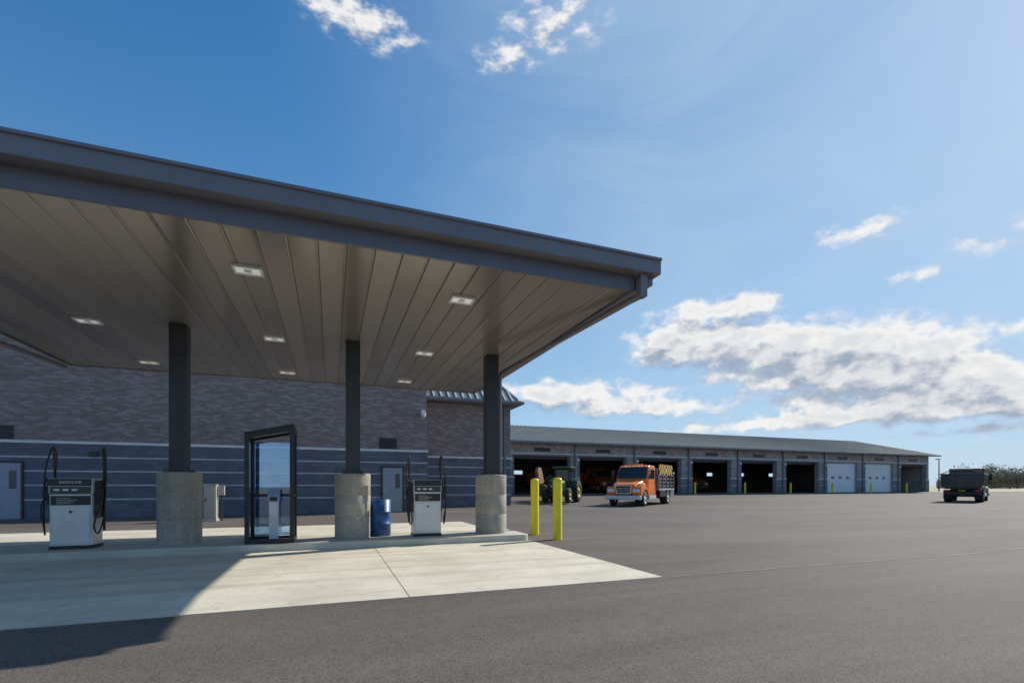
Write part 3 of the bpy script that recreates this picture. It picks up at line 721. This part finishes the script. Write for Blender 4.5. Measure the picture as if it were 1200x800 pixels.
def dump_body(t, pm):
    b = MB()
    def sc(x, zt): return [(x, -1.0, 1.05), (x, -1.2, 1.35), (x, -1.22, zt), (x, 1.22, zt), (x, 1.2, 1.35), (x, 1.0, 1.05)]
    b.loft([sc(-3.6, 2.2), sc(.05, 2.2)])
    for s in (-1, 1):
        for x in (-3.4, -2.6, -1.8, -1.0, -.2): b.box(x-.06, x+.06, min(s*1.21, s*1.27), max(s*1.21, s*1.27), 1.3, 2.2)
        b.box(-3.6, .1, min(s*1.15, s*1.28), max(s*1.15, s*1.28), 2.2, 2.3)
    b.prism([(.05, 1.9), (.2, 1.9), (.25, 2.7), (1.0, 2.78), (1.0, 2.83), (.1, 2.76), (.05, 2.3)], 'y', -1.1, 1.1)
    b.make('dump_bed', pm, t, .02)
    b = MB(); b.box(-3.68, -3.605, -1.16, 1.16, 1.15, 2.25)
    for y in (-1.1, -.37, .37, 1.1): b.box(-3.76, -3.681, y-.06, y+.06, 1.15, 2.25)
    b.box(-3.77, -3.682, -1.18, 1.18, 2.15, 2.27); b.box(-3.77, -3.682, -1.18, 1.18, 1.12, 1.22); b.make('tailgate', pm, t, .01)
    for s in (-1, 1):
        b = MB(); b.box(-3.62, -3.58, min(s*.75, s*1.1), max(s*.75, s*1.1), .85, .98); b.make('tail_lamp', M_RED, t)
        b = MB(); b.box(-2.9, -2.86, min(s*.66, s*1.17), max(s*.66, s*1.17), .25, 1.0); b.make('mudflap', M_RUB, t)
    b = MB(); b.box(-3.6, -3.5, -1.1, 1.1, .62, .8); b.box(-3.75, -3.6, -.12, .12, .5, .7); b.make('rear_bumper', M_BLACK, t, .01)
    b = MB(); b.cyl((-3.7, -.6, 2.55), (-3.7, .6, 2.55), .05, n=10); b.tube([(-3.4, -1.15, 2.3), (-3.65, -.6, 2.55)], .03, 6); b.tube([(-3.4, 1.15, 2.3), (-3.65, .6, 2.55)], .03, 6); b.make('tarp_roller', M_COL, t)
t = thing('dump_truck', 'black dump truck parked on the open asphalt', 'truck', (46.6+3.2, 23.2+1.4, 0), math.radians(22))
truck_front(t, M_DARK, M_BLACK, M_STEEL); dump_body(t, M_DARK)
b = MB(); b.box(-3.62, -3.58, -.2, .2, .87, .97); b.make('licence_plate', M_YRIM, t)

t = thing('plow_truck', 'orange dump truck parked inside a garage bay', 'truck', (opens[1][0]+2.4, 50.5, .56), -math.pi/2, 'orange trucks in the garage bays')
truck_front(t, M_ORGD, M_BLACK); dump_body(t, M_ORGD)
for k, dy in ((2, 0.4), (3, 1.0), (4, .2)):
    copy_tree(t, (opens[k][0]+2.4, 50.5+dy, .56))

th = hd + math.radians(12)
tx, ty = 15.4, 30.9
t = thing('tractor', 'green tractor with yellow wheels and brown mower attachment', 'tractor', (tx, ty, gz(ty)), th)
b = MB()
def hs(x, w, z0, z1): return [(x, -w, z0), (x, -w, z1-.15), (x, -w*.7, z1), (x, w*.7, z1), (x, w, z1-.15), (x, w, z0)]
b.loft([hs(.3, .36, .75, 1.55), hs(1.4, .34, .75, 1.48), hs(1.95, .28, .8, 1.3)]); b.make('hood', M_GRN, t, .03)
b = MB(); b.box(1.9, 1.99, -.2, .2, .85, 1.2); b.make('grille', M_BLACK, t, .01)
for s in (-1, 1):
    b = MB(); b.box(1.9, 1.985, min(s*.2, s*.27), max(s*.2, s*.27), 1.08, 1.18); b.make('headlight', M_LENS, t)
b = MB(); b.box(-.9, 1.8, -.2, .2, .5, .9); b.box(1.45, 1.6, -.8, .8, .45, .58); b.box(-.7, -.5, -.8, .8, .65, .85); b.make('chassis', M_BLACK, t, .02)
b = MB()
for (x, y) in ((.25, .55), (.25, -.55), (-.95, .6), (-.95, -.6)): b.tube([(x, y, .95), (x-.05, y*.92, 2.35)], .04, 6)
b.box(-.95, .25, -.55, .55, .85, 1.05); b.make('cab_frame', M_BLACK, t)
b = MB(); b.box(-.92, .2, -.5, .5, 1.08, 2.32); b.make('cab_glass', M_GLD, t, .05)
b = MB(); b.box(-1.08, .38, -.66, .66, 2.34, 2.5); b.make('cab_roof', M_GRN, t, .05)
for s in (-1, 1):
    b = MB(); arc = [(-.6+.88*math.cos(a), .78+.88*math.sin(a)) for a in [math.radians(v) for v in range(20, 165, 16)]]
    inn = [(-.6+.82*math.cos(a), .78+.82*math.sin(a)) for a in [math.radians(v) for v in range(160, 15, -16)]]
    b.prism(arc+inn, 'y', s*.6, s*1.05); b.make('fender', M_GRN, t, .01)
    wheel(t, -.6, s*.85, .78, .42, M_YRIM, s); wheel(t, 1.52, s*.8, .5, .3, M_YRIM, s)
b = MB(); b.T = Matrix.Translation((-.2, -1.75, 1.45)) @ Matrix.Rotation(math.radians(8), 4, 'X')
b.prism([(-.5, -1.0), (.45, -1.0), (.6, -.6), (.55, .75), (.2, 1.05), (-.35, 1.0), (-.55, .5)], 'y', -.12, .12)
b.box(-.75, .75, -.2, -.12, -.3, -.15); b.box(-.5, .5, .12, .3, -.8, -.3)
b.T = Matrix(); b.make('mower_deck', M_RUST, t, .03)
b = MB(); b.tube([(-.7, -.4, .9), (-.5, -1.1, 1.9), (-.3, -1.6, 1.2)], .07, 8); b.make('mower_arm', M_GRN, t)

# ------------------------------------------------------------ light pole, shrubs, trees
t = thing('light_pole', 'slim grey lot light pole beside the garage end', 'lamp post', (82.5, 44, .5))
b = MB(); b.cyl((0, 0, 0), (0, 0, 4.6), .09, .06, n=12); b.make('pole', M_COL, t)
b = MB(); b.box(-.6, .1, -.15, .15, 4.6, 4.72); b.make('lamp_head', M_COL, t, .02)

def tree(X, Y, H, R, leaf, dens, label, seed):
    rnd = random.Random(seed); z0 = gz(Y)-.03
    t = thing('tree', label, 'tree', (X, Y, z0), 0, 'trees along the far field')
    b = MB(); b.cyl((0, 0, 0), (.1, 0, H*.45), H*.03, H*.016, n=8, caps=False); tips = []
    for i in range(11):
        a = rnd.uniform(0, 6.28); e = rnd.uniform(.3, 1.0); s = Vector((.1, 0, H*rnd.uniform(.15, .45)))
        q = s + Vector((math.cos(a)*R*e, math.sin(a)*R*e, H*rnd.uniform(.1, .5)))
        m = (s+q)/2 + Vector((0, 0, H*.05)); b.tube([s, m, q], H*.006, 4); tips += [q, m, (q+m)/2]
        for j in range(3):
            q2 = q + Vector((rnd.uniform(-1, 1), rnd.uniform(-1, 1), rnd.uniform(-.3, 1)))*R*.35; b.tube([m, q2], H*.003, 3); tips.append(q2)
    b.make('trunk', M_BARK, t)
    b = MB()
    for q in tips:
        for j in range(dens):
            p = q + Vector((rnd.gauss(0, 1), rnd.gauss(0, 1), rnd.gauss(0, .8)))*R*.18
            if p.z < .2: continue
            u = Vector((rnd.uniform(-1, 1), rnd.uniform(-1, 1), rnd.uniform(-1, 1))).normalized(); v = u.orthogonal().normalized(); s = rnd.uniform(.07, .17)*(1+R*.12)
            b.add([p-u*s, p+v*s*.7, p+u*s, p-v*s*.7], [(0, 1, 2, 3)])
    b.make('crown', leaf, t)
def vp(px, d):
    r = (px-600)/F*d; return (d*SN + r*CS, d*CS - r*SN)
sd = 1
for (px, d, H, R, lf, dn) in ((1112, 150, 4.4, 2.6, M_LEAF2, 24), (1143, 135, 5.8, 3.4, M_LEAF, 36), (1152, 140, 6.6, 3.4, M_LEAF2, 30), (1162, 125, 5.2, 3.2, M_LEAF, 36),
                         (1172, 150, 6.4, 3.8, M_LEAF, 36), (1183, 120, 4.8, 3.2, M_LEAF2, 30), (1192, 140, 6.0, 3.6, M_LEAF, 36), (1203, 130, 5.4, 3.4, M_LEAF, 30), (1128, 170, 4.8, 3.0, M_LEAF, 28)):
    X, Y = vp(px, d); tree(X, Y, H, R, lf, dn, 'small thinly leaved autumn tree beyond the lot', sd); sd += 1
b = MB(); rnd = random.Random(99)
for i in range(14000):
    px = rnd.uniform(1098, 1290); d = rnd.uniform(150, 200); X, Y = vp(px, d)
    hgt = 1.9+.9*math.sin(px*.09)+.6*math.sin(px*.31); z = .5+abs(rnd.gauss(0, .8))*max(.9, hgt)
    p = Vector((X, Y, z)); u = Vector((rnd.uniform(-1, 1), rnd.uniform(-1, 1), rnd.uniform(-1, 1))).normalized(); v = u.orthogonal().normalized(); s = rnd.uniform(.2, .5)
    b.add([p-u*s, p+v*s*.7, p+u*s, p-v*s*.7], [(0, 1, 2, 3)])
o = b.make('brushwood', M_LEAF2); o['kind'] = 'stuff'; o['label'] = 'dry brown and olive brush along the field edge'; o['category'] = 'bushes'

# ------------------------------------------------------------ light
S = Vector((1.40, .40, 1.0)).normalized()
sl = bpy.data.lights.new('sun', 'SUN'); sl.energy = 5.0; sl.angle = math.radians(.53); sl.color = (1, .94, .84)
so = bpy.data.objects.new('sun', sl); COL.objects.link(so); so.rotation_euler = S.to_track_quat('Z', 'Y').to_euler()
w = bpy.data.worlds.new('World'); scene.world = w; w.use_nodes = True; nt = w.node_tree; nt.nodes.clear()
out = N(nt, 'ShaderNodeOutputWorld')
sky = N(nt, 'ShaderNodeTexSky'); sky.sky_type = 'NISHITA'; sky.sun_disc = False
sky.sun_elevation = math.asin(S.z); sky.sun_rotation = math.atan2(S.x, S.y)
sky.air_density = 1.0; sky.dust_density = 0.3; sky.ozone_density = 3.0
tc = N(nt, 'ShaderNodeTexCoord'); sp = N(nt, 'ShaderNodeSeparateXYZ'); L(nt, tc.outputs['Generated'], sp.inputs[0])
X_, Y_, Z_ = sp.outputs
sc = N(nt, 'ShaderNodeSeparateColor'); L(nt, sky.outputs[0], sc.inputs[0])
cb = N(nt, 'ShaderNodeCombineColor')
for i, (K, g) in enumerate(((7.0, .98), (8.0, 1.12), (9.5, 1.26))):
    v = MA(nt, 'MULTIPLY', sc.outputs[i], g)
    L(nt, MA(nt, 'DIVIDE', v, MA(nt, 'ADD', MA(nt, 'DIVIDE', v, K), 1.0)), cb.inputs[i])
hs_ = N(nt, 'ShaderNodeHueSaturation'); hs_.inputs['Saturation'].default_value = 1.27; hs_.inputs['Value'].default_value = 1.15; L(nt, cb.outputs[0], hs_.inputs['Color'])
az0 = MA(nt, 'ARCTAN2', X_, Y_)
hyp = MA(nt, 'SQRT', MA(nt, 'ADD', MA(nt, 'MULTIPLY', X_, X_), MA(nt, 'MULTIPLY', Y_, Y_)))
te0 = MA(nt, 'DIVIDE', Z_, MA(nt, 'MAXIMUM', hyp, .001))
haze = MA(nt, 'MULTIPLY', MA(nt, 'POWER', 2.718, MA(nt, 'MULTIPLY', MA(nt, 'MAXIMUM', te0, 0), -4.5)), .74)
skyc = MIX(nt, haze, hs_.outputs[0], (3.1, 4.4, 5.6))
# high thin haze, thicker toward the sun, uneven
dt = MA(nt, 'ADD', MA(nt, 'ADD', MA(nt, 'MULTIPLY', X_, S.x), MA(nt, 'MULTIPLY', Y_, S.y)), MA(nt, 'MULTIPLY', Z_, S.z))
hz = NOISE(nt, MAPV(nt, tc.outputs['Generated'], (1.5, 1.5, 4)), 2.2, 6, .6, .8).outputs[0]
hz = MA(nt, 'MULTIPLY', MR(nt, dt, .45, .97, 0, .62), MR(nt, hz, .25, .75, .55, 1.0))
skyc = MIX(nt, hz, skyc, (3.3, 4.35, 5.4))
bg = N(nt, 'ShaderNodeBackground'); L(nt, skyc, bg.inputs[0]); bg.inputs[1].default_value = 0.15
cl = [
 (830, 362, 60, 13, 1.05), (885, 354, 30, 12, 1.0), (795, 400, 60, 22, 1.25), (870, 406, 100, 26, 1.35), (985, 408, 95, 26, 1.35), (1085, 416, 80, 26, 1.3), (1150, 432, 55, 16, 1.0),
 (950, 444, 100, 15, 1.05), (1050, 464, 145, 20, 1.25), (1170, 466, 90, 20, 1.2), (1000, 488, 130, 10, 1.0), (1188, 378, 22, 9, .95),
 (690, 464, 95, 16, 1.05), (635, 456, 45, 12, .9), (755, 478, 85, 10, 1.0), (840, 502, 110, 8, .8), (1130, 505, 90, 7, .7),
 (1005, 270, 42, 16, 1.1), (1065, 323, 24, 7, .65),
 (440, 32, 56, 34, .68), (385, 10, 54, 20, .6), (645, 28, 70, 42, .68), (590, 70, 36, 20, .55), (1160, 285, 90, 28, .5)]
def dens(az, te):
    cv = N(nt, 'ShaderNodeCombineXYZ'); L(nt, az, cv.inputs[0]); L(nt, MA(nt, 'MULTIPLY', te, 1.4), cv.inputs[1])
    wn = NOISE(nt, cv.outputs[0], 17, 3, .55); ws = N(nt, 'ShaderNodeSeparateXYZ'); L(nt, wn.outputs['Color'], ws.inputs[0])
    az2 = MA(nt, 'ADD', az, MA(nt, 'MULTIPLY', MA(nt, 'SUBTRACT', ws.outputs[0], .5), .09))
    te2 = MA(nt, 'ADD', te, MA(nt, 'MULTIPLY', MA(nt, 'SUBTRACT', ws.outputs[1], .5), .04))
    cur = None
    for (px, py, rx_, ry_, wt) in cl:
        ph = math.atan((px-600)/F); a0 = TH+ph; t0 = (HY-py)/F*math.cos(ph)
        wa = rx_/F*math.cos(ph)**2; wv = ry_/F*math.cos(ph)
        dx = MA(nt, 'MULTIPLY', MA(nt, 'SUBTRACT', az2, a0), 1/wa); dy = MA(nt, 'MULTIPLY', MA(nt, 'SUBTRACT', te2, t0), 1/wv)
        r2 = MA(nt, 'ADD', MA(nt, 'MULTIPLY', dx, dx), MA(nt, 'MULTIPLY', dy, dy))
        e = MA(nt, 'MULTIPLY', MA(nt, 'POWER', 2.718, MA(nt, 'MULTIPLY', r2, -1.0)), wt)
        cur = e if cur is None else MA(nt, 'ADD', cur, e)
    cur = MA(nt, 'MINIMUM', cur, 1.4)
    fb = NOISE(nt, cv.outputs[0], 22, 9, .58).outputs[0]
    ng = MA(nt, 'MULTIPLY', MA(nt, 'SUBTRACT', fb, .5), 2.8)
    return MA(nt, 'ADD', cur, MA(nt, 'MULTIPLY', ng, MA(nt, 'MINIMUM', MA(nt, 'MULTIPLY', cur, 2.0), 1.0)))
D1 = dens(az0, te0)
D2 = dens(MA(nt, 'ADD', az0, .010), MA(nt, 'ADD', te0, .030))
alpha = MR(nt, D1, .20, 1.10)
lit = MR(nt, MA(nt, 'SUBTRACT', D1, D2), -.75, .45)
thick = MR(nt, D1, .9, 1.9, 0, .36)
shade = MA(nt, 'SUBTRACT', lit, thick, clamp=True)
cc = MIX(nt, shade, (.36, .43, .55), (1.0, .985, .96))
bgc = N(nt, 'ShaderNodeBackground'); L(nt, cc, bgc.inputs[0]); bgc.inputs[1].default_value = .94
mx = N(nt, 'ShaderNodeMixShader'); L(nt, MA(nt, 'MULTIPLY', alpha, .95), mx.inputs[0]); L(nt, bg.outputs[0], mx.inputs[1]); L(nt, bgc.outputs[0], mx.inputs[2])
L(nt, mx.outputs[0], out.inputs[0])
w.cycles.sampling_method = 'MANUAL'; w.cycles.sample_map_resolution = 512

# ------------------------------------------------------------ camera
cd = bpy.data.cameras.new('camera'); co = bpy.data.objects.new('camera', cd); COL.objects.link(co)
co.location = (0, 0, CH); co.rotation_euler = (math.radians(90), 0, -TH)
cd.sensor_width = 36; cd.lens = F/1200*36; cd.shift_y = (HY-400)/1200; cd.clip_start = .05; cd.clip_end = 8000
scene.camera = co
scene.view_settings.view_transform = 'Standard'; scene.view_settings.look = 'None'; scene.view_settings.exposure = 0
